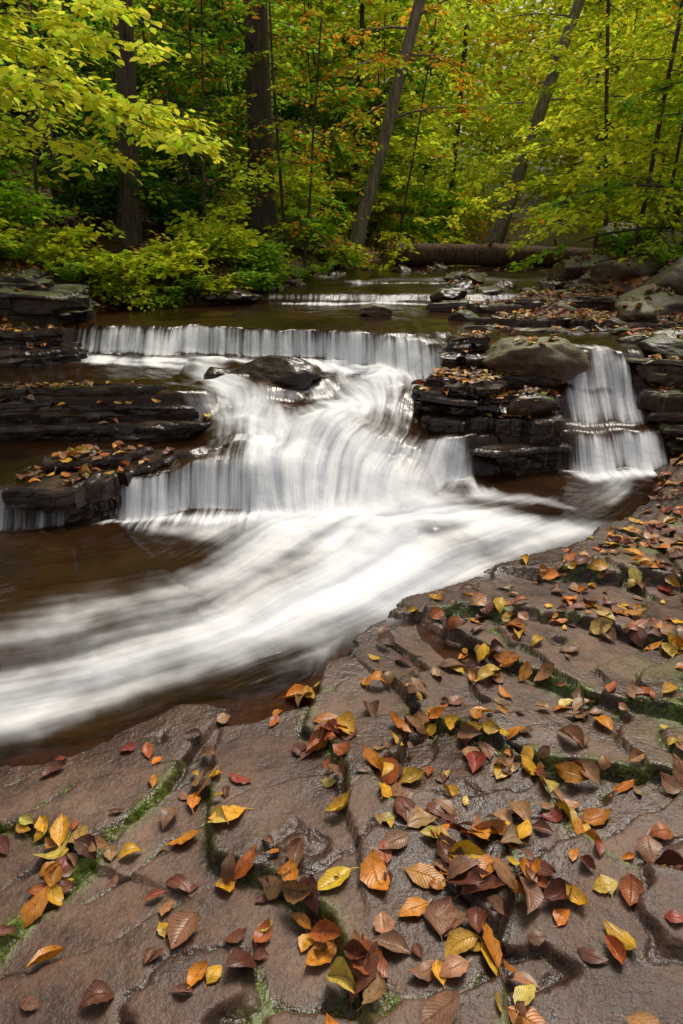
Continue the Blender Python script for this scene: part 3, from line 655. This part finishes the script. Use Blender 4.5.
def shrub(name,x,y,h,w,colr,seed,L=.08,n=22,tw=.3):
    r=np.random.default_rng(seed);mb=MB();z=gz(x,y)
    for i in range(n):
        az=r.uniform(0,6.28);l=w*r.uniform(.4,1);hh=h*r.uniform(.35,1)
        u=np.linspace(0,1,5)
        q=np.column_stack([x+math.cos(az)*l*u**1.3,y+math.sin(az)*l*u**1.3,z-.03+hh*np.sin(u*1.9)/1.0])
        mb.tube(q,.007*(1-.8*u),4); spray(mb,r,q,tw,10,L,colr,0,False,12,woody=False)
    mb.make(name,M_bark_d)
k=0
for x,y,h,w,c in [(-3.3,8.5,.5,.5,G_BRI),(-2.6,8.6,.45,.5,G_YEL),(-3.9,8.5,.7,.6,G_MID),(-2.1,8.9,.5,.5,G_BRI),(-1.5,9.3,.45,.45,G_YEL),(-1.1,9.9,.5,.5,G_MID),(-1.7,10.0,.7,.6,G_YEL),(-3.2,10.0,.9,.7,G_DK),(-4.6,9.6,1.1,.8,G_MID),
                  (-2.4,10.8,1.0,.8,G_DK),(-4.0,7.9,.5,.5,G_BRI),(-4.6,8.4,.8,.7,G_YEL),(-.5,12.4,.7,.6,G_MID),(-.1,12.2,.4,.4,G_YEL),(-5.4,11,1.3,1.,G_MID),(4.3,10.6,.6,.6,G_MID),(5.2,11,.9,.8,G_YEL),(5.4,13.2,.8,.8,G_YEL),(-1.0,14,1.2,1.,G_YEL),(-3.3,12.6,1.4,1.,G_MID),(-5.5,13,1.6,1.2,G_DK),(2.0,19,1.6,1.4,G_MID),(5.9,16,1.6,1.2,G_BRI),(.6,17,1.6,1.2,G_YEL),(7.5,15,1.5,1.2,G_MID),
                  (-2.5,8.35,.28,.32,G_YEL),(-2.2,8.55,.25,.3,G_MID),(-1.55,8.85,.25,.3,G_BRI),(-1.15,9.3,.3,.3,G_MID)]:
    k+=1; shrub('shrub',x,y,h,w,c,300+k,L=.07+.003*y if h>.3 else .07)
def fern(x,y,seed):
    r=np.random.default_rng(seed);mb=MB();z=gz(x,y)
    for i in range(11):
        az=i*.57+r.uniform(-.2,.2);l=r.uniform(.28,.45);u=np.linspace(0,1,16)
        q=np.column_stack([x+math.cos(az)*l*u,y+math.sin(az)*l*u,z+.02+l*.9*np.sin(u*2.2)*.75])
        mb.tube(q,.004*(1-.8*u),3)
        dr=np.gradient(q,axis=0);sd=np.array([-math.sin(az),math.cos(az),0.])
        for s in (1,-1):
            P=q[2:];D=np.tile(sd*s,(14,1))+dr[2:]*4;N=np.tile([0,0,1.],(14,1))+r.normal(0,.1,(14,3))
            mb.leaves(P,D,N,.13*(1-u[2:])+.02,leafcols(r,14,(.30,.50,.04)),.32)
    mb.make('fern_plant',M_bark_d)
for k,(x,y) in enumerate([(-3.6,8.0),(-3.1,8.2),(-2.5,8.75),(-4.1,8.3),(-1.8,8.75),(-1.2,9.1),(-3.4,8.9),(-.9,10.0),(-2.8,8.5),(-2.0,8.6),(-.6,10.8),(-.3,11.5),(3.4,9.2),(4.3,9.6),(3.9,8.6)]): fern(x,y,500+k)
r=np.random.default_rng(21);mb=MB()
for i in range(1250):
    y=r.uniform(19,52); x=r.uniform(-.62*y-2,.62*y+2); g=gz(x,y)
    top=1.6+.27*y+1.0
    z=r.uniform(g+.2,max(top,g+3))
    n=int(r.uniform(120,210)); rr=r.uniform(.9,1.7)*(y/30)
    P=np.array([x,y,z])+r.normal(0,1,(n,3))*np.array([rr,rr,rr*.38])*.7
    f=np.clip((x/y*1.1+.5+r.normal(0,.15)),0,1)
    base=np.array(G_MID)*(1-f)+np.array(G_BRI)*f; base=base*r.uniform(.35,1.35)
    if r.uniform()<.07: base=np.array(G_OR)*r.uniform(.6,1.)
    N=np.tile([0,-.2,1.],(n,1))+r.normal(0,.6,(n,3)); D=r.normal(0,1,(n,3))*np.array([1,1,.3])
    mb.leaves(P,D,N,r.uniform(.16,.30,n)*(y/30),leafcols(r,n,base),.7)
for i in range(34):
    y=r.uniform(20,50);x=r.uniform(-.6*y,.6*y);g=gz(x,y);u=np.linspace(0,1,6)
    mb.tube(np.column_stack([x+r.normal(0,1.2)*u,y+0*u,g-.3+16*u]),r.uniform(.06,.18)*(1-.6*u),6)
mb.make('distant_forest',M_bark_d)

# ---------------------------------------------------------------- fallen log
r=np.random.default_rng(3);mb=MB();u=np.linspace(0,1,30)
q=np.column_stack([1.0+5.6*u,13.4-.35*u,.93-.08*u+.03*np.sin(u*5)])
mb.tube(q,.20-.05*u+.008*r.normal(size=30),20)
for a,b,rr in ((q[0],-.05,.18),(q[-1],.05,.13)):
    mb.tube([a,a+np.array([b*.6,0,0]),a+np.array([b,0,0])],[rr,rr*.8,.005],20)
for t_,dx,dz in ((.3,.2,.25),(.55,-.1,.3),(.75,.15,.22),(.15,.1,-.2)):
    p=q[int(t_*29)];mb.tube([p,p+np.array([dx*.5,-.1,dz*.6]),p+np.array([dx,-.15,dz])],[.035,.028,.015],7)
mb.make('fallen_log',M_log)

# ---------------------------------------------------------------- light / world / camera
az=math.radians(25);el=math.radians(60)
w=bpy.data.worlds.new('World');sc.world=w;w.use_nodes=True;nt=w.node_tree
sky=nt.nodes.new('ShaderNodeTexSky');sky.sky_type='NISHITA';sky.sun_disc=False;sky.sun_elevation=el;sky.sun_rotation=az;sky.dust_density=5;sky.ozone_density=.5;sky.air_density=1.0
hs=nt.nodes.new('ShaderNodeHueSaturation');hs.inputs['Saturation'].default_value=.35
nt.links.new(sky.outputs[0],hs.inputs['Color'])
mxn=nt.nodes.new('ShaderNodeMix');mxn.data_type='RGBA';mxn.blend_type='MULTIPLY';mxn.inputs[0].default_value=1
nt.links.new(hs.outputs[0],mxn.inputs[6]);mxn.inputs[7].default_value=(1,.97,.92,1)
bg=nt.nodes['Background'];nt.links.new(mxn.outputs[2],bg.inputs[0]);bg.inputs[1].default_value=.138
sl=bpy.data.lights.new('sun','SUN');sl.energy=2.6;sl.angle=math.radians(20);sl.color=(1,.92,.79)
so=bpy.data.objects.new('sun',sl);sc.collection.objects.link(so)
so.rotation_euler=Vector((math.sin(az)*math.cos(el),math.cos(az)*math.cos(el),math.sin(el))).to_track_quat('Z','Y').to_euler()
cam=bpy.data.cameras.new('camera');co_=bpy.data.objects.new('camera',cam);sc.collection.objects.link(co_)
cam.sensor_fit='VERTICAL';cam.sensor_height=36;cam.lens=24;cam.clip_end=1000;cam.clip_start=.05
co_.location=(0,0,1.6);co_.rotation_euler=(math.radians(90-23.5),0,0);sc.camera=co_
print('done')
